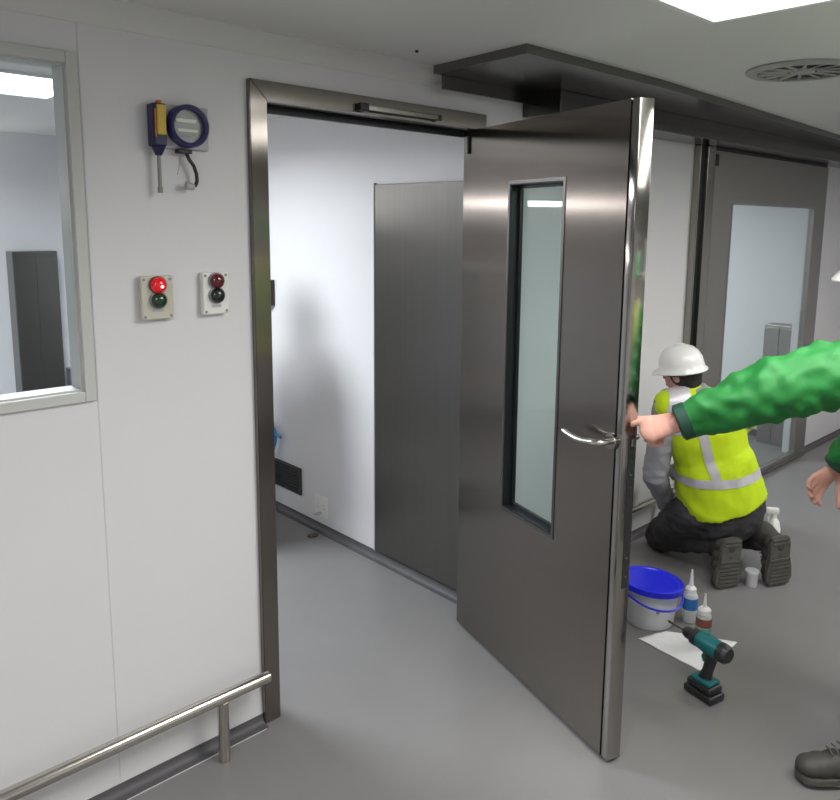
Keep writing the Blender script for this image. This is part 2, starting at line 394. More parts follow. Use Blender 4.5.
# ------------------------------------------------------------------ inner room fittings
sp = thing('steel_wall_door', 'flat brushed steel door panel on the white wall inside the doorway', 'door panel', (IX1, .43, 0))
obj('panel', box(-.016, -.001, -.30, .315, .048, 1.90, bev=.002), 'steel_panel', sp)
obj('edge_trim', box(-.020, -.001, .3155, .322, .048, 1.907), 'wframe', sp)
vg = thing('wall_vent', 'dark louvred vent low on the inner white wall', 'vent', (IX1, 1.6, .23))
bm = bmesh.new()
for v in ():pass
bx(bm, -.012, -.001, -.165, -.15, -.08, .08); bx(bm, -.012, -.001, .2, .215, -.08, .08); bx(bm, -.012, -.001, -.15, .2, -.08, -.068); bx(bm, -.012, -.001, -.15, .2, .068, .08)
obj('frame', bm, 'ventw', vg)
obj('backing', box(-.003, -.001, -.15, .2, -.068, .068), 'ventd', vg)
bm = bmesh.new()
for k in range(7): bx(bm, -.010, -.003, -.15, .2, -.06 + k * .0185, -.055 + k * .0185)
obj('louvre', bm, 'ventw', vg)
so = thing('wall_socket', 'small white socket plate low on the inner wall above the skirting', 'socket', (IX1, 1.235, .14))
obj('plate', box(-.009, -.001, -.06, .06, -.06, .06, bev=.002), 'whitep', so)
bm = bmesh.new()
for s in (-.028, .028):
    for dy, dz in ((0, .014), (-.009, -.008), (.009, -.008)): obj('pin_hole', box(-.0097, -.0091, s + dy - .002, s + dy + .002, dz - .004, dz + .004), 'grey', so)
bm = bmesh.new(); bx(bm, -.05, -.01, -.01, .01, -.04, -.03); 
obj('cable_stub', bm, 'lgrey', so)
kb = thing('black_wall_knobs', 'pair of black knobs on the inner wall beside the left door jamb', 'control', (IX1, 1.715, 1.31))
obj('base', box(-.02, -.001, -.035, .06, -.075, .075, bev=.003), 'blackp', kb)
for z in (-.042, .038):
    bm = lathe(bmesh.new(), [(0, 0), (.022, 0), (.03, .012), (.03, .03), (.022, .036), (0, .036)], (-.021, 0, z), 20, (-1, 0, 0)); obj('knob', bm, 'blackp', kb, smooth='auto')
hs = thing('blue_hose', 'short blue hose end on the inner wall beside the left door jamb', 'hose', (IX1, 1.68, .47))
obj('hose', tube(bmesh.new(), [(-.02, .18, .05), (-.02, .08, .045), (-.025, .01, .03), (-.03, -.02, .0), (-.03, -.012, -.045), (-.035, .06, -.2), (-.045, .06, -.40), (-.05, .06, -.455)], .012, 12), 'bpipe', hs, smooth='auto')
obj('coupling', tube(bmesh.new(), [(-.03, -.03, .005), (-.03, -.075, -.004)], .009, 12), 'bpipe', hs, smooth='auto')
obj('clip', box(-.02, -.001, .04, .06, .03, .06), 'lgrey', hs)
db = obj('floor_scrap', folds(ell(bmesh.new(), (1.03, 1.2, .006), (.03, .022, .006)), .004, 60), 'debris', smooth=True)
props(db, 'small brown scrap lying on the floor inside the doorway', 'scrap')
# seen through the window
dk = thing('dark_locker', 'tall dark locker seen through the window at far left', 'locker', (.36, 3.5, 0))
obj('body', box(-.14, .14, -.05, .098, .0, 1.50, bev=.004), 'steel_dark', dk)
for k in range(2): obj('locker_door', box(-.137 + .138 * k, -.001 + .138 * k, -.058, -.051, .03, 1.47, bev=.002), 'steel_dark', dk)
cbx = thing('grey_control_box', 'grey box seen at the bottom right of the window', 'box', (.64, 3.54, .17))
obj('casing', box(-.085, .085, -.05, .059, -.169, .49, bev=.004), 'grey', cbx)
obj('cover', box(-.08, .08, -.058, -.051, .2, .485, bev=.003), 'grey', cbx)
bt = thing('added_batten_lamp', 'added batten lamp on the inner far wall for the bright band on the steel door', 'lamp', (-.75, 3.599, 1.90))  # invented lamp, added to put the bright band across the door leaf
obj('casing', box(-.75, .75, -.03, -.001, -.03, .03, bev=.002), 'lframe', bt)
obj('added_tube', tube(bmesh.new(), [(-.72, -.057, 0), (.72, -.057, 0)], .026, 16), 'bandlight', bt, smooth='auto')

# ------------------------------------------------------------------ lamps and vent
def panel(loc_, lx, ly, m, label, power=60, spread=165, group=None):
    t = thing('ceiling_lamp', label, 'lamp', (loc_[0], loc_[1], H), group=group)
    bm = bmesh.new()
    hx, hy = lx / 2, ly / 2
    for a in ((-hx, -hx + .02, -hy, hy), (hx - .02, hx, -hy, hy), (-hx + .02, hx - .02, -hy, -hy + .02), (-hx + .02, hx - .02, hy - .02, hy)): bx(bm, *a, -.012, -.001)
    obj('frame', bm, 'lframe', t)
    obj('diffuser', box(-hx + .02, hx - .02, -hy + .02, hy - .02, -.008, -.001), m, t)
    L = bpy.data.lights.new('louvred_light', 'AREA'); L.shape = 'RECTANGLE'; L.size = lx - .06; L.size_y = ly - .06; L.energy = power; L.spread = math.radians(spread)
    L.color = (1, .985, .97) if m != 'lampi' else (.90, .96, 1)
    lo = bpy.data.objects.new('louvred_light', L); C.objects.link(lo); lo.parent = t; lo.location = (0, 0, -.016)
    return t
panel((.53, -1.67), .6, 1.2, 'lamp', 'white lit ceiling lamp panel at the top right', 27, 161)
panel((-1.75, -1.9), .6, 1.2, 'lamp', 'lit ceiling panel over the corridor left of the camera', 33, 160)
panel((1.52, -2.2), .6, 1.5, 'lamph', 'lit ceiling panel over the corridor behind the green jacket', 6)
panel((3.5, -1.9), .6, 1.2, 'lamp', 'lit ceiling panel at the right end of the corridor', 31, 168)
panel((-.30, 1.50), .6, .6, 'lampi', 'lit ceiling panel inside the inner room', 76, 167)
panel((3.3, 1.7), .6, 1.2, 'lampi', 'lit ceiling panel in the room beyond the sliding door', 70, 170)
cv = thing('ceiling_vent', 'round slotted ceiling vent near the top right corner', 'vent', (1.68, -.99, H))
bm = bmesh.new(); tube_r = .19
lathe(bm, [(.15, -.001), (.19, -.001), (.19, -.006), (.182, -.012), (.155, -.014), (.15, -.012), (.15, -.001)], (0, 0, 0), 40)
obj('rim', bm, 'vent', cv, smooth='auto')
obj('core', lathe(bmesh.new(), [(0, -.001), (.149, -.001), (.149, -.003), (0, -.003)], (0, 0, 0), 40), 'ventd', cv)
bm = bmesh.new()
for k in range(14):
    a = 2 * PI * k / 14; b = bmesh.new(); bx(b, .05, .148, -.0055, .0055, -.0105, -.0045)
    bmesh.ops.rotate(b, verts=b.verts, cent=(.09, 0, -.007), matrix=Matrix.Rotation(.55, 3, 'X'))
    bmesh.ops.rotate(b, verts=b.verts, cent=(0, 0, 0), matrix=Matrix.Rotation(a, 3, 'Z'))
    me = bpy.data.meshes.new('t'); b.to_mesh(me); b.free(); bm.from_mesh(me); bpy.data.meshes.remove(me)
obj('blade', bm, 'vent', cv)
obj('hub', lathe(bmesh.new(), [(0, -.0035), (.045, -.0035), (.042, -.012), (0, -.014)], (0, 0, 0), 24), 'vent', cv, smooth='auto')
props(obj('ceiling_sensor', lathe(bmesh.new(), [(0, -.001), (.006, -.001), (.005, -.008), (0, -.009)], (.52, -.20, H), 14), 'blackp', smooth='auto'), 'tiny dark sensor stud in the ceiling above the doorway', 'sensor')

# ------------------------------------------------------------------ rails
def rail(name_label, xa, xb_, posts, ends):
    t = thing('bumper_rail', name_label, 'rail', (xa, -.085, 0), group=None)
    bm = tube(bmesh.new(), [(0, 0, .222), (xb_ - xa, 0, .222)], .020, 20)
    obj('rail', bm, 'tube', t, smooth='auto')
    for x in posts:
        bm = bmesh.new(); lathe(bm, [(0, 0.001), (.018, .001), (.018, .206), (0, .206)], (x - xa, 0, 0), 20)
        obj('post', bm, 'tube', t, smooth='auto')
rail('low tubular steel bumper rail along the wall left of the doorway', -3.0, -.024, (-2.6, -1.4, -.19), 1)
rail('low tubular steel bumper rail behind the door leaf beside the kneeling worker', 1.1, 2.72, (1.25, 2.12, 2.6), 1)

# ------------------------------------------------------------------ wall devices
gd = thing('gas_detector', 'yellow and violet wall detector with round dial and hanging probe', 'detector', (-.22, 0, 1.985))
# offsets in metres from the point (-.22, 0, 1.985)
obj('backplate', box(-.054, .082, -.018, -.001, -.062, .060, bev=.003), 'lgrey', gd)
s = obj('sensor_body', box(-.094, -.057, -.048, -.001, -.060, .056, bev=.005), 'navy', gd, label='navy and yellow sensor unit')
obj('front', box(-.087, -.061, -.055, -.0485, -.030, .052, bev=.003), 'yellow', s)
obj('orange_tag', box(-.080, -.068, -.045, -.028, .0565, .064, bev=.002), 'orange', s)
obj('side_stripe', box(-.0915, -.0885, -.051, -.0485, -.035, .04), 'orange', s)
obj('probe_socket', lathe(bmesh.new(), [(0, 0), (.020, 0), (.014, .012), (.009, .024), (0, .024)], (-.0755, -.028, -.0605), 20, (0, 0, -1)), 'navy', s, smooth='auto')
obj('probe', lathe(bmesh.new(), [(0, 0), (.0055, 0), (.0055, .085), (.0075, .087), (.0075, .103), (0, .103)], (-.0755, -.028, -.085), 14, (0, 0, -1)), 'silver', gd, smooth='auto')
g = obj('gauge_ring', lathe(bmesh.new(), [(.047, 0), (.060, 0), (.060, .026), (.055, .032), (.047, .028), (.047, 0)], (.012, -.0185, .002), 36, (0, -1, 0)), 'violet', gd, smooth='auto')
d = obj('dial', lathe(bmesh.new(), [(0, .0), (.0468, 0), (.0468, .012), (0, .012)], (.012, -.0185, .002), 32, (0, -1, 0)), 'silver', gd)
obj('dial_stripe', box(-.022, .038, -.0325, -.0312, .012, .022), 'cream', d)
obj('dial_stripe', box(-.018, .042, -.0325, -.0312, -.014, -.006), 'cream', d)
obj('dial_text', box(-.012, .032, -.0325, -.0312, -.028, -.022), 'grey', d)
obj('cable_gland', box(-.018, .024, -.03, -.006, -.074, -.0625, bev=.002), 'black', gd)
c = obj('cable', tube(bmesh.new(), [(0.011, -.02, -.074), (0.016, -.024, -.09), (0.028, -.027, -.108), (0.035, -.028, -.13), (0.036, -.028, -.15), (0.031, -.028, -.163), (0.023, -.028, -.168)], .0052, 12), 'black', gd, smooth='auto')
obj('plug', tube(bmesh.new(), [(0.025, -.028, -.168), (0.001, -.028, -.165)], [.009, .011], 12), 'lgrey', c, smooth='auto')
obj('thin_lead', tube(bmesh.new(), [(-0.005, -.02, -.074), (-0.011, -.02, -.10), (-0.017, -.015, -.135)], .0015, 8), 'lgrey', gd)

def station(x0, x1, z0, z1, m, top, bot, label, lit):
    cx = (x0 + x1) / 2; t = thing('push_button_station', label, 'switch box', (cx, 0, (z0 + z1) / 2), group=None)
    w, h = (x1 - x0) / 2, (z1 - z0) / 2
    obj('box', box(-w, w, -.024, -.001, -h, h, bev=.004, seg=3), m, t)
    for nm, mm, zz in (('button', top, h - .025), ('button', bot, h - .069)):
        b = obj(nm, lathe(bmesh.new(), [(0, 0), (.0225, 0), (.0225, .008), (.019, .014), (.010, .019), (0, .021)], (0, -.0285, zz), 28, (0, -1, 0)), mm, t, smooth='auto',
                label={'red': 'lit red button', 'dgreen': 'dark green button', 'dred': 'dark red button', 'bgreen': 'black button'}[mm])
        obj('collar', lathe(bmesh.new(), [(.0228, -.0045), (.0255, -.0045), (.0255, .003), (.0228, .004), (.0228, -.0045)], (0, -.0285, zz), 28, (0, -1, 0)), 'grey' if mm != 'red' else 'dred', b, smooth='auto')
        if mm == 'red': obj('lamp_core', lathe(bmesh.new(), [(0, 0), (.005, 0), (0, .003)], (.004, -.049, zz - .004), 12, (0, -1, 0)), 'glint', b)
    for sx in (-1, 1):
        for sz in (-1, 1):
            obj('screw', lathe(bmesh.new(), [(0, 0), (.0045, 0), (.004, .0015), (0, .0018)], (sx * (w - .009), -.0241, sz * (h - .009)), 12, (0, -1, 0)), 'grey', t)
    obj('name_strip', box(-.015, .015, -.0252, -.0241, -h + .022, -h + .029), 'lgrey', t)
station(-.362, -.268, 1.438, 1.563, 'beige', 'red', 'dgreen', 'beige push-button box with lit red lamp above dark green button', 1)
station(-.176, -.091, 1.440, 1.567, 'whitep', 'dred', 'bgreen', 'white push-button box with unlit dark red above black button', 0)

# ------------------------------------------------------------------ things on the floor
bk = thing('bucket', 'white plastic bucket with bright blue lid behind the door edge', 'bucket', (1.612, -.545, 0)); bk.scale = (1.03, 1.03, 1.03)
obj('body', lathe(bmesh.new(), [(0, .001), (.098, .001), (.101, .006), (.118, .150), (.122, .152), (.122, .166), (0, .166)], seg=40), 'bucket', bk, smooth='auto')
b = lathe(bmesh.new(), [(0, .165), (.118, .165), (.126, .163), (.126, .155), (.130, .155), (.130, .178), (.124, .181), (.114, .181), (.110, .175), (0, .175)], seg=44)
bmesh.ops.rotate(b, verts=b.verts, cent=(0, 0, .16), matrix=Matrix.Rotation(math.radians(5), 3, V((.45, .9, 0))))
for v in b.verts: v.co.x *= 1.04; v.co.y *= 1.04; v.co.z += .004
obj('lid', b, 'blid', bk, smooth='auto')
hp = []
for k in range(17):
    a = PI * k / 16; q = V((math.cos(a) * .128, 0, .150)); dwn = math.sin(a)
    q2 = V((math.cos(a) * .131, -math.sin(a) * .136, .150 - .045 * dwn))
    hp.append(q2)
rz = Matrix.Rotation(-PI / 2 + .75 + .55, 3, 'Z')
obj('handle', tube(bmesh.new(), [rz @ p for p in hp], .0045, 8), 'blid', bk, smooth='auto')
obj('print', lathe(bmesh.new(), [(0, 0), (.009, 0), (0, .002)], (-.075, -.083, .09), 12, (-.68, -.72, 0)), 'grey', bk)

bo = thing('glue_bottle', 'small white nozzle bottle with blue label beside the bucket', 'bottle', (1.735, -.672, .001))
obj('body', lathe(bmesh.new(), [(0, 0), (.030, 0), (.032, .004), (.032, .115), (.026, .130), (.016, .134), (0, .134)]), 'clearp', bo, smooth='auto')
obj('label', lathe(bmesh.new(), [(.0325, .06), (.0332, .06), (.0332, .112), (.0325, .112), (.0325, .06)]), 'bluel', bo, smooth='auto')
obj('cap', lathe(bmesh.new(), [(0, .134), (.023, .134), (.023, .152), (.014, .162), (0, .163)]), 'whitep', bo, smooth='auto')
obj('nozzle', lathe(bmesh.new(), [(0, .163), (.010, .163), (.003, .238), (0, .239)], seg=16), 'whitep', bo, smooth='auto')
bo = thing('sealant_bottle', 'grey nozzle bottle with teal and brown label standing on the cloth behind the drill', 'bottle', (1.583, -.812, .006))
obj('body', lathe(bmesh.new(), [(0, 0), (.028, 0), (.031, .004), (.031, .12), (.028, .134), (.018, .139), (0, .139)]), 'clearp', bo, smooth='auto')
obj('label', lathe(bmesh.new(), [(.0315, .045), (.0322, .045), (.0322, .085), (.0315, .085), (.0315, .045)]), 'teall', bo, smooth='auto')
b = lathe(bmesh.new(), [(.0315, .088), (.0322, .088), (.0322, .125), (.0315, .125), (.0315, .088)])
obj('brown_band', b, 'brown', bo, smooth='auto')
obj('cap', lathe(bmesh.new(), [(0, .139), (.026, .139), (.026, .158), (.016, .168), (0, .169)]), 'whitep', bo, smooth='auto')
obj('nozzle', lathe(bmesh.new(), [(0, .169), (.008, .169), (.003, .226), (0, .227)], seg=16), 'whitep', bo, smooth='auto')

# cloth
bm = bmesh.new(); N = 26
q = [V((1.435, -.60, 0)), V((1.575, -.655, 0)), V((1.715, -.90, 0)), V((1.405, -.91, 0))]
gr = [[None] * (N + 1) for _ in range(N + 1)]
for i in range(N + 1):
    for j in range(N + 1):
        u, v = i / N, j / N
        p = q[0].lerp(q[1], u).lerp(q[3].lerp(q[2], u), v)
        p.x += .008 * noise.noise(V((v * 4, u * 3, 1))); p.y += .008 * noise.noise(V((u * 4, v * 3, 7)))
        p.z = .0035 + .004 * abs(noise.noise(V((u * 3, v * 3, 3)))) * (4 * v * (1 - v) + .2)
        p.z = min(p.z, .0055)
        gr[i][j] = bm.verts.new(p)
for i in range(N):
    for j in range(N): bm.faces.new((gr[i][j], gr[i + 1][j], gr[i + 1][j + 1], gr[i][j + 1]))
e = bmesh.ops.extrude_face_region(bm, geom=bm.faces[:])
for v in e['geom']:
    if isinstance(v, bmesh.types.BMVert): v.co.z -= .0025
props(obj('white_cloth', bm, 'paper', smooth=True), 'white cloth spread flat on the floor behind the drill', 'cloth')

# drill : local x = forward
dr = thing('cordless_drill', 'teal and black cordless drill standing on its battery', 'drill', (1.275, -.975, 0), math.radians(77)); dr.scale = (1.06, 1.06, 1.04)
bm = box(-.062, .058, -.038, .038, .001, .030, bev=.008, seg=3); bx(bm, -.054, .050, -.034, .034, .0305, .058, .010, 3)
bat = obj('battery', bm, 'blackp', dr, smooth='auto')
bm = bmesh.new()
tube(bm, [(-.004, 0, .055), (-.004, 0, .075)], [.036, .024], 18, True, (1, 0, 0), .8)
tube(bm, [(-.004, 0, .073), (-.012, 0, .10), (-.02, 0, .135), (-.024, 0, .17)], [.023, .020, .021, .027], 18, True, (1, 0, 0), .78)
obj('handle', remesh(bm, .003, 3), 'blackp', dr, smooth=True)
obj('foot_shell', box(-.045, .035, -.030, .030, .0585, .072, bev=.005), 'teal', dr, smooth='auto')
obj('trigger', tube(bmesh.new(), [(.004, 0, .16), (.009, 0, .145), (.004, 0, .128)], [.007, .008, .006], 12), 'teal', dr, smooth='auto')
ax = (1, 0, 0)
obj('motor_housing', lathe(bmesh.new(), [(0, 0), (.022, 0), (.031, .012), (.033, .03), (.033, .085), (.030, .10), (.028, .118), (0, .118)], (-0.0860, 0, .198), 28, ax), 'teal', dr, smooth='auto')
obj('rear_cap', lathe(bmesh.new(), [(0, 0), (.024, 0), (.0325, .010), (.0342, .03), (.0342, .036), (0, .036)], (-0.0940, 0, .198), 28, ax), 'blackp', dr, smooth='auto')
obj('gear_collar', lathe(bmesh.new(), [(0, 0), (.029, 0), (.029, .022), (.026, .026), (0, .026)], (0.0330, 0, .198), 28, ax), 'blackp', dr, smooth='auto')
obj('chuck', lathe(bmesh.new(), [(0, 0), (.021, 0), (.021, .022), (.017, .034), (.009, .042), (0, .042)], (0.0595, 0, .198), 24, ax), 'blackp', dr, smooth='auto')
obj('bit', lathe(bmesh.new(), [(0, 0), (.0032, 0), (.0028, .05), (.0045, .052), (.0045, .07), (0, .074)], (0.1020, 0, .198), 10, ax), 'steel_plain', dr, smooth='auto')
bm = bmesh.new(); bx(bm, -.03, .03, -.0345, -.0325, .190, .204)
obj('side_badge', bm, 'whitep', dr)

tb = thing('trigger_bottle', 'white trigger spray bottle standing right of the kneeling worker', 'bottle', (2.735, -.615, 0), 2.2); tb.scale = (1, 1, 1.3)
obj('body', lathe(bmesh.new(), [(0, .001), (.033, .001), (.035, .006), (.035, .10), (.026, .13), (.013, .145), (.013, .16), (0, .16)]), 'whitep', tb, smooth='auto')
obj('spray_head', box(-.02, .045, -.012, .012, .161, .187, bev=.005), 'whitep', tb, smooth='auto')
obj('trigger', tube(bmesh.new(), [(.025, 0, .163), (.032, 0, .145), (.028, 0, .125)], [.006, .005, .004], 10), 'whitep', tb, smooth='auto')
tu = thing('plastic_tub', 'small pale tub standing between the soles of the worker', 'tub', (2.262, -.715, 0))
obj('body', lathe(bmesh.new(), [(0, .001), (.026, .001), (.030, .07), (0, .07)]), 'lgrey', tu, smooth='auto')
obj('lid', lathe(bmesh.new(), [(0, .0705), (.0325, .0705), (.0325, .08), (0, .082)]), 'clearp', tu, smooth='auto')

# ------------------------------------------------------------------ people
def finger_chain(bm, root, d, up, lens, curls, r, side=None):
    """bent finger; curls in radians, towards -up"""
    p = V(root); d = V(d).normalized(); up = V(up).normalized(); ax = d.cross(up).normalized(); pts = [p]
    for l, cu in zip(lens, curls):
        d = Matrix.Rotation(-cu, 3, ax) @ d
        p = p + d * l; pts.append(p)
    rs = [r * 1.08, r, r * .93, r * .82][:len(pts)]
    for i in range(len(pts) - 1): cap(bm, pts[i], pts[i + 1], rs[i], rs[i + 1], seg=10)
    return pts, d
def hand(bm, wrist, d, up, thumb, curl, s=1., point=False):
    """d: direction of the hand, up: back of the hand, thumb: side (+1/-1 along d x up)"""
    W = V(wrist); d = V(d).normalized(); up = V(up); up = (up - d * d.dot(up)).normalized(); sd = d.cross(up).normalized() * thumb
    tips = []
    for t in (.0, .35, .7, 1.):
        ell(bm, W + d * (.018 + .062 * t) * s, (.031 * s * (.82 + .28 * t), .030 * s, .0145 * s), sd, d, up, 14)
    fw = [.027, .009, -.009, -.026]; fl = [.041, .045, .042, .033]
    for i in range(4):
        root = W + d * (.082 - abs(i - 1) * .003) * s + sd * fw[i] * s
        l = fl[i] * s; cu = curl
        if point and i == 0: cu = (.12, .25, .2)
        tips.append(finger_chain(bm, root, d + sd * (.06 - .04 * i), up, (l, l * .62, l * .5), cu, .0088 * s * (1 if i < 3 else .88)))
    tr = W + d * .022 * s + sd * .024 * s - up * .004 * s
    finger_chain(bm, tr, d * (.95 if point else .75) + sd * (.2 if point else .65) - up * .25, up + sd * .3, (.042 * s, .034 * s, .027 * s), (.1, .25, .3) if not point else (.0, -.15, -.1), .0108 * s)
    return tips
def person(name, label, J, spec, voxel=.009):
    root = thing(name, label, 'person', (J['pelvis'][0], J['pelvis'][1], 0))
    O = V((J['pelvis'][0], J['pelvis'][1], 0))
    j = {k: (V(v) - O if k not in ('face', 'sidev', 'handd', 'handu') else v) for k, v in J.items() if isinstance(v, (tuple, V))}
    sv = V(J['sidev']).normalized()      # left to right shoulder axis of torso
    pel, chest, neck, head = j['pelvis'], j['chest'], j['neck'], j['head']
    fz = V(J['face']).normalized(); hu = (head - neck).normalized() * .6 + V((0, 0, 1)) * .4
    hu = (hu - fz * fz.dot(hu)).normalized(); hs = fz.cross(hu).normalized()
    bm = bmesh.new()
    # torso
    mid = pel.lerp(chest, .5)
    cap(bm, pel, mid, .135, .125, side=sv, flat=.72, seg=20); cap(bm, mid, chest, .125, .155, side=sv, flat=.66, seg=20)
    cap(bm, chest, neck - (neck - chest) * .25, .15, .07, side=sv, flat=.6)
    cap(bm, neck - (neck - chest) * .2, head - hu * .06, .062, .056)
    # head
    K = spec.get('hd', 1.)
    hs, fz, hu = hs * K, fz * K, hu * K
    ell(bm, head + hu * .015 - fz * .008, (.074, .093, .100), hs, fz, hu, 24)
    ell(bm, head - hu * .055 + fz * .028, (.052, .060, .060), hs, fz, hu)
    ell(bm, head - hu * .100 + fz * .052, (.024, .024, .018), hs, fz, hu)
    cap(bm, head + hu * .018 + fz * .082, head - hu * .024 + fz * .104, .009, .014, seg=10)
    ell(bm, head + hu * .030 + fz * .078, (.052, .014, .012), hs, fz, hu)
    for s in (-1, 1):
        ell(bm, head + hs * s * .075 - hu * .005 - fz * .008, (.012, .020, .032), hs, fz, hu, 12)
        ell(bm, head + hs * s * .038 - hu * .03 + fz * .062, (.022, .02, .02), hs, fz, hu, 12)
    ell(bm, head - hu * .058 + fz * .088, (.026, .010, .006), hs, fz, hu, 12); ell(bm, head - hu * .069 + fz * .086, (.022, .010, .007), hs, fz, hu, 12)
    # limbs
    for a in 'LR':
        sh, el, wr = j['sh' + a], j['el' + a], j['wr' + a]
        cap(bm, chest.lerp(sh, .6), sh, .07, .056); cap(bm, sh, el, .054, .042); cap(bm, el, wr, .043, .027)
        hp_, kn, an, to = j['hip' + a], j['kn' + a], j['an' + a], j['to' + a]
        cap(bm, pel, hp_, .10, .09); cap(bm, hp_, kn, .088, .056); cap(bm, kn, an, .057, .036); cap(bm, an, an.lerp(to, .6), .036, .026)
        hd, hup, th, cu, pt = spec['hand' + a]
        hand(bm, wr - (V(hd).normalized() * .012), hd, hup, th, cu, spec.get('hs', 1.), pt)
    body = obj('body', remesh(bm, voxel, 2), 'skin', root, smooth=True)
    for s in (-1, 1):
        e = obj('eye', ell(bmesh.new(), head + hs * s * .031 + hu * .008 + fz * .074, (.0125 * K,) * 3), 'eye', body, smooth=True)
        obj('iris', ell(bmesh.new(), head + hs * s * .031 + hu * .008 + fz * .0845, (.0045, .003, .0045), hs, fz, hu), 'pupil', e, smooth=True)
    obj('mouth', remesh(ell(ell(bmesh.new(), head - hu * .058 + fz * .0915, (.022, .008, .0055), hs, fz, hu, 12), head - hu * .067 + fz * .0905, (.019, .008, .006), hs, fz, hu, 12), .0025, 1), 'lips', body, smooth=True)
    # hair: back and sides
    bm = ell(bmesh.new(), head + hu * .016 - fz * .013, (.080, .099, .104), hs, fz, hu, 32)
    ell(bm, head - hu * .040 - fz * .055, (.062, .045, .062), hs, fz, hu)
    bm = remesh(bm, .006, 2)
    bmesh.ops.bisect_plane(bm, geom=bm.verts[:] + bm.edges[:] + bm.faces[:], plane_co=head + fz * .036 + hu * .0, plane_no=(-fz + hu * .55), clear_inner=True)
    obj('hair', folds(bm, .003, 40), 'hair', body, smooth=True)
    # helmet
    if spec.get('helmet'):
        hc = head + hu * .032 - fz * .004; bm = bmesh.new(); seg = 40
        rings = []
        tilt = spec.get('htilt', 0)
        prof = [(1.22, -.015), (1.21, -.008), (1.03, .004), (1.0, .03), (.95, .06), (.83, .088), (.62, .112), (.36, .124), (.12, .128)]
        for rr, hh in prof:
            ring_ = []
            for k in range(seg):
                a = 2 * PI * k / seg; c_, s_ = math.cos(a), math.sin(a)
                f = rr
                if rr > 1.1: f = 1.06 + (rr - 1.06) * (1.25 if c_ > .3 else (.55))
                br = .014 * max(0, c_) if rr > 1.1 else 0
                z = hh - (.012 if (rr > 1.1 and c_ > .6) else 0)
                ring_.append(bm.verts.new(hc + fz * (.122 * f * c_ + br) + hs * (.102 * f * s_) + hu * z))
            rings.append(ring_)
        for a_, b_ in zip(rings, rings[1:]):
            for k in range(seg): bm.faces.new((a_[k], a_[(k + 1) % seg], b_[(k + 1) % seg], b_[k]))
        bm.faces.new(rings[-1])
        hm = obj('helmet', bm, spec['helmet'], root, smooth=True, label=spec.get('hlabel'))
        sm = hm.modifiers.new('s', 'SOLIDIFY'); sm.thickness = .004; sm.offset = -1
        bm = bmesh.new()
        for k in (-.022, 0, .022):
            pts = [hc + fz * (.118 * math.cos(a)) * .93 + hs * k + hu * (.131 * math.sin(a) * (1.0 if k == 0 else .965)) for a in [PI * (.2 + .6 * i / 12) for i in range(13)]]
            tube(bm, pts, .004, 8)
        obj('ridge', bm, spec['helmet'], hm, smooth=True)
        # harness band
        bm = bmesh.new(); pts = [hc - hu * .020 + fz * (.094 * math.cos(a)) + hs * (.088 * math.sin(a)) for a in [PI * (.35 + 1.3 * i / 20) for i in range(21)]]
        tube(bm, pts, .009, 8, True, hu, .4)
        obj('head_band', bm, 'blackp', hm, smooth=True)
    # trousers
    bm = bmesh.new()
    cap(bm, pel - (chest - pel).normalized() * .02, pel + (chest - pel).normalized() * .10, .168 * spec.get('seat', 1), .158 * spec.get('seat', 1), ends=(1, 0), side=sv, flat=.80, seg=24)
    for a in 'LR':
        hp_, kn, an = j['hip' + a], j['kn' + a], j['an' + a]
        cap(bm, hp_, kn, .108, .080, seg=20); cap(bm, kn, kn.lerp(an, .92), .080, .062, ends=(1, 0), seg=20)
    bm = folds(remesh(bm, .011, 3), .009, 11, (1, 1, 1.8), spec.get('seed', 0))
    obj('trousers', bm, spec['trouser'], root, smooth=True)
    # boots
    for a in 'LR':
        an, to = j['an' + a], j['to' + a]; up = V(J.get('bootup' + a, (0, 0, 1))).normalized(); dd = to - an; dd = (dd - up * up.dot(dd)).normalized(); ss = dd.cross(up) * spec.get('bw', 1.)
        heel = an - up * .065
        bm = bmesh.new()
        cap(bm, an + up * .06, heel + dd * .005 + up * .03, .050 * spec.get('bw', 1.) ** .6, .047, seg=18)
        for t, w, h in ((.0, .040, .048), (.05, .042, .052), (.10, .044, .045), (.145, .046, .037), (.175, .043, .032)):
            ell(bm, heel + dd * t + up * (.012 + h * .5), (w, .045, h), ss, dd, up, 16)
        bt_ = obj('boot', remesh(bm, .007, 3), 'boot', root, smooth=True)
        bm = bmesh.new(); pr = [(-.045, .030), (-.050, .0), (-.045, -.030), (-.01, -.038), (.06, -.034), (.11, -.045), (.17, -.048), (.205, -.036), (.218, 0), (.205, .036), (.17, .048), (.11, .045), (.06, .034), (-.01, .038)]
        va = [bm.verts.new(heel + dd * x + ss * y - up * .012) for x, y in pr]; vb = [bm.verts.new(heel + dd * x + ss * y + up * .010) for x, y in pr]
        bm.faces.new(va); bm.faces.new(vb[::-1])
        for i in range(len(pr)): bm.faces.new((va[i], va[(i + 1) % len(pr)], vb[(i + 1) % len(pr)], vb[i]))
        bmesh.ops.bevel(bm, geom=bm.edges[:], offset=.003, segments=2, affect='EDGES')
        so_ = obj('sole', bm, 'sole', bt_, smooth='auto')
        for x in (-.035, -.015, .07, .09, .11, .13, .15, .17, .19):
            wd = .030 if x < .06 else .036
            bm = bmesh.new(); r = bmesh.ops.create_cube(bm, size=1)
            for v in r['verts']: v.co = heel + dd * (x + v.co.x * .010) + ss * (v.co.y * wd * 2) - up * (.0145 + v.co.z * .006)
            obj('tread', bm, 'sole', so_)
        bm = bmesh.new()
        for k in range(5):
            c0 = heel + dd * (.055 + .016 * k) + up * (.115 - .009 * k)
            tube(bm, [c0 - ss * .022, c0 + up * .006, c0 + ss * .022], .0025, 6)
        obj('laces', bm, 'sole', bt_)
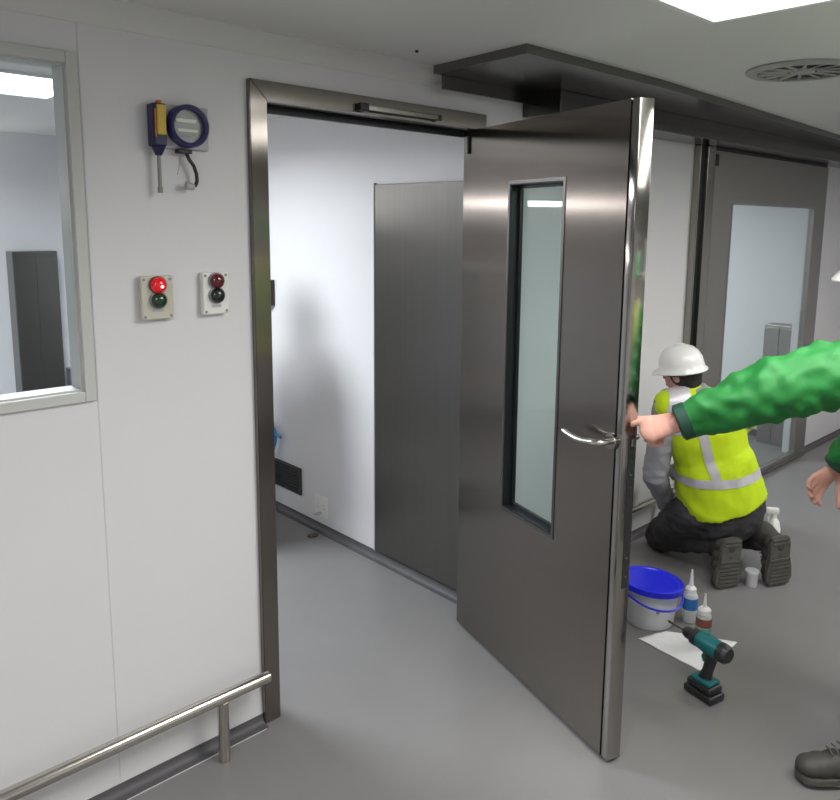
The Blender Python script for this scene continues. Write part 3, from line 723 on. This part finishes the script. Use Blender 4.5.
    # upper garment with sleeves
    bm = bmesh.new()
    k = spec.get('bulk', 1.)
    dn = (pel - chest).normalized()
    cap(bm, pel + dn * spec.get('hem', .02), mid, .172 * k, .160 * k, ends=(0, 1), side=sv, flat=.78, seg=24)
    cap(bm, mid, chest, .160 * k, .172 * k, side=sv, flat=.72, seg=24)
    cap(bm, chest, neck - (neck - chest) * .12, .165 * k, .082, ends=(1, 0), side=sv, flat=.66, seg=24)
    cap(bm, neck - (neck - chest) * .2, neck + (head - neck) * .18, .082, .070, ends=(1, 0), seg=20)
    for a in 'LR':
        sh, el, wr = j['sh' + a], j['el' + a], j['wr' + a]; r = spec.get('sleeve', (.078, .064, .044))
        cap(bm, chest.lerp(sh, .5), sh, .10, r[0]); cap(bm, sh, el, r[0], r[1], seg=20); cap(bm, el, wr - (wr - el).normalized() * spec.get('cb', 0), r[1], r[2], ends=(1, 0), seg=20)
    bm = folds(remesh(bm, .009, 3), spec.get('fold', .007), spec.get('ffreq', 9), spec.get('fst', (1, 1, 2)), spec.get('seed', 0) + 3)
    obj(spec['topname'], bm, spec['top'], root, smooth=True)
    if spec.get('cuff'):
        for a in 'LR':
            el, wr = j['el' + a], j['wr' + a]; d_ = (wr - el).normalized()
            obj('cuff', lathe(bmesh.new(), [(r[2] - .006, -.02), (r[2] + .009, -.02), (r[2] + .008, .010), (r[2] - .004, .016), (r[2] - .014, .012), (r[2] - .014, -.01)], wr - d_ * spec.get('cb', 0), 24, d_), spec['cuff'], root, smooth='auto')
    # vest
    if spec.get('vest'):
        bm = bmesh.new(); k = spec.get('vbulk', 1.1)
        dn = (pel - chest).normalized(); fw_ = sv.cross(dn).normalized()
        cap(bm, pel + dn * spec['vhem'], mid, .186 * k * spec.get('vlow', 1), .180 * k * (.5 + .5 * spec.get('vlow', 1)), ends=(0, 1), side=sv, flat=.84, seg=28)
        cap(bm, mid, chest, .180 * k, .186 * k, side=sv, flat=.78, seg=28)
        cap(bm, chest, neck - (neck - chest) * .15, .180 * k, .10, ends=(1, 0), side=sv, flat=.72, seg=28)
        for a in 'LR':
            sh = j['sh' + a]; cap(bm, chest, chest.lerp(sh, 1.0), .13, .074); cap(bm, neck - (neck - chest) * .2, chest.lerp(sh, 1.), .082, .072)
        vm = folds(remesh(bm, .009, 4), .008, 7, (1, 1, 1), 5)
        ve = obj('vest', vm.copy(), spec['vest'], root, smooth=True, label='yellow-green hi-vis vest')
        up = -dn
        hb = pel + dn * spec['vhem'] + up * spec.get('band', .15)
        tl_ = spec.get('bandtilt', V((0, 0, 0)))
        bn = (up + sv * spec.get('bt', 0)).normalized()
        parts = [('reflective_band', band_from(vm, [(hb - bn * .022, bn), (hb + bn * .022, -bn)], .003))]
        for off in spec.get('vs', (-.075, .075)):
            pc = chest + sv * off
            vn = (V((sv.x, sv.y, 0)).normalized() + V((0, 0, spec.get('vn', 0)))).normalized()
            parts.append(('shoulder_band', band_from(vm, [(pc - vn * .020, vn), (pc + vn * .020, -vn), (hb + bn * .022, bn)], .003)))
        if spec.get('yoke'):
            pc = chest - sv * .200
            parts.append(('shoulder_band', band_from(vm, [(pc - sv * .045, sv), (pc + sv * .050, -sv), (chest + up * .045, up)], .0035)))
        for nm, b in parts: obj(nm, b, 'refl', ve, smooth=True, label='silver reflective tape')
        vm.free()
    return root

R_ = V((.80, -.60, 0))
curlr = (.45, .7, .5)
person('person', 'kneeling person in white helmet and yellow-green hi-vis vest, back turned', dict(
    pelvis=(2.235, -.555, .39), chest=(2.115, -.50, .77), neck=(2.065, -.455, .945), head=(2.045, -.40, 1.03), face=(.02, .97, -.12), sidev=(.80, -.57, -.20),
    shL=(1.96, -.39, .89), shR=(2.245, -.61, .82), elL=(1.99, -.32, .52), elR=(2.40, -.40, .52), wrL=(2.29, -.25, .24), wrR=(2.42, -.18, .40),
    hipL=(2.135, -.47, .34), hipR=(2.33, -.60, .34), knL=(2.30, -.20, .085), knR=(2.62, -.40, .085), anL=(2.175, -.595, .215), anR=(2.375, -.745, .215),
    toL=(2.16, -.615, .03), toR=(2.375, -.77, .03), bootupL=(.45, .90, .06), bootupR=(.50, .86, .06)),
    dict(handL=((.2, .5, -.8), (0, .8, .5), 1, curlr, False), handR=((0, .8, -.25), (0, .2, 1), -1, curlr, False), hs=.95, hd=.88, bw=1.5, seat=1.18,
         helmet='helmet', hlabel='white hard hat', trouser='trouser', top='gsleeve', topname='sweater', bulk=.95, sleeve=(.070, .058, .042), vest='hivis', vhem=.0, band=.175, bt=.22,
         vs=(-.085,), vn=.36, yoke=True, vlow=1.16, vbulk=.99, seed=1.3, fold=.006), .008)

F2 = V((-.72, .69, 0)); S2 = V((.69, .72, 0))
person('person', 'person in green jacket reaching in from the right to the door edge', dict(
    pelvis=(1.50, -1.59, .88), chest=(1.43, -1.52, 1.25), neck=(1.39, -1.48, 1.44), head=(1.34, -1.43, 1.585), face=(-.75, .62, -.18), sidev=(.69, .72, 0),
    shL=(1.21, -1.57, 1.375), shR=(1.54, -1.38, 1.375), elL=(.915, -1.285, 1.265), elR=(1.67, -1.37, 1.09), wrL=(.768, -1.078, 1.15), wrR=(1.66, -1.24, .86),
    hipL=(1.44, -1.66, .86), hipR=(1.56, -1.52, .86), knL=(1.33, -1.61, .47), knR=(1.60, -1.49, .47), anL=(1.23, -1.54, .09), anR=(1.70, -1.53, .09),
    toL=(1.10, -1.41, .03), toR=(1.56, -1.40, .03)),
    dict(handL=((-.42, .83, -.33), (-.7, -.35, .6), 1, (1.0, 1.3, .7), True), handR=((-.3, .5, -.6), (.5, .5, 0), 1, curlr, False), hs=1.15, cb=.014,
         helmet='helmet', hlabel='white hard hat', trouser='trouser', top='green', topname='jacket', cuff='cuff', bulk=1.12, sleeve=(.098, .084, .046), fold=.016, ffreq=12, fst=(1, 1, 1), seed=2.2, hem=.12), .005)

def standing(label, c, ang, spec, voxel=.011, s=1.0):
    f = V((math.cos(ang), math.sin(ang), 0)); r = V((math.sin(ang), -math.cos(ang), 0)); c = V((c[0], c[1], 0)); z = V((0, 0, 1))
    def q(a, b, h): return tuple(c + f * a * s + r * b * s + z * h * s)
    return person('person', label, dict(pelvis=q(0, 0, .93), chest=q(.0, 0, 1.28), neck=q(.0, 0, 1.47), head=q(.03, 0, 1.62), face=tuple(f), sidev=tuple(r),
        shL=q(0, -.19, 1.41), shR=q(0, .19, 1.41), elL=q(-.02, -.25, 1.13), elR=q(-.02, .25, 1.13), wrL=q(.06, -.25, .88), wrR=q(.06, .25, .88),
        hipL=q(0, -.09, .90), hipR=q(0, .09, .90), knL=q(.02, -.11, .49), knR=q(.02, .11, .49), anL=q(0, -.12, .09), anR=q(0, .12, .09), toL=q(.16, -.14, .03), toR=q(.16, .14, .03)),
        dict(handL=((.1 * f.x, .1 * f.y, -1), tuple(-r), -1, curlr, False), handR=((.1 * f.x, .1 * f.y, -1), tuple(r), 1, curlr, False), **spec), voxel)
standing('person in yellow-green hi-vis and green helmet standing back from the doorway', (1.42, -2.5), 2.2,
         dict(helmet='ghelmet', trouser='trouser', top='tan', topname='jacket', vest='hivis', vhem=.1, vbulk=1.08, band=.25, seed=5.))
standing('person in pale overalls inside the inner room hidden behind the left jamb', (.50, 1.42), 0.2,
         dict(trouser='tan', top='tan', topname='jacket', bulk=1.1, seed=7.))

# ------------------------------------------------------------------ world, camera
w = bpy.data.worlds.new('w'); scene.world = w; w.use_nodes = True
w.node_tree.nodes['Background'].inputs[0].default_value = (.5, .53, .6, 1); w.node_tree.nodes['Background'].inputs[1].default_value = .3
cam = bpy.data.cameras.new('cam'); co = bpy.data.objects.new('camera', cam); scene.collection.objects.link(co)
yaw, pitch, roll, f = .7672, -.1542, .0119, 759.2054
fw = V((math.sin(yaw) * math.cos(pitch), math.cos(yaw) * math.cos(pitch), math.sin(pitch)))
r0 = V((math.cos(yaw), -math.sin(yaw), 0)); u0 = r0.cross(fw)
r = r0 * math.cos(roll) + u0 * math.sin(roll); u = -r0 * math.sin(roll) + u0 * math.cos(roll)
co.matrix_world = Matrix(((r.x, u.x, -fw.x, -1.237), (r.y, u.y, -fw.y, -2.1498), (r.z, u.z, -fw.z, 1.7238), (0, 0, 0, 1)))
cam.sensor_fit = 'HORIZONTAL'; cam.sensor_width = 36; cam.lens = f * 36 / 840
cam.shift_x = (420 - 440.257) / 840; cam.shift_y = (340.5174 - 400) / 840
cam.clip_start = .05
scene.camera = co
vs = scene.view_settings; vs.view_transform = 'Standard'; vs.look = 'None'; vs.gamma = 1; vs.exposure = -.13
scene.cycles.use_denoising = True
scene.cycles.max_bounces = 10; scene.cycles.glossy_bounces = 6; scene.cycles.diffuse_bounces = 5; scene.cycles.transparent_max_bounces = 12
scene.cycles.sample_clamp_indirect = 6
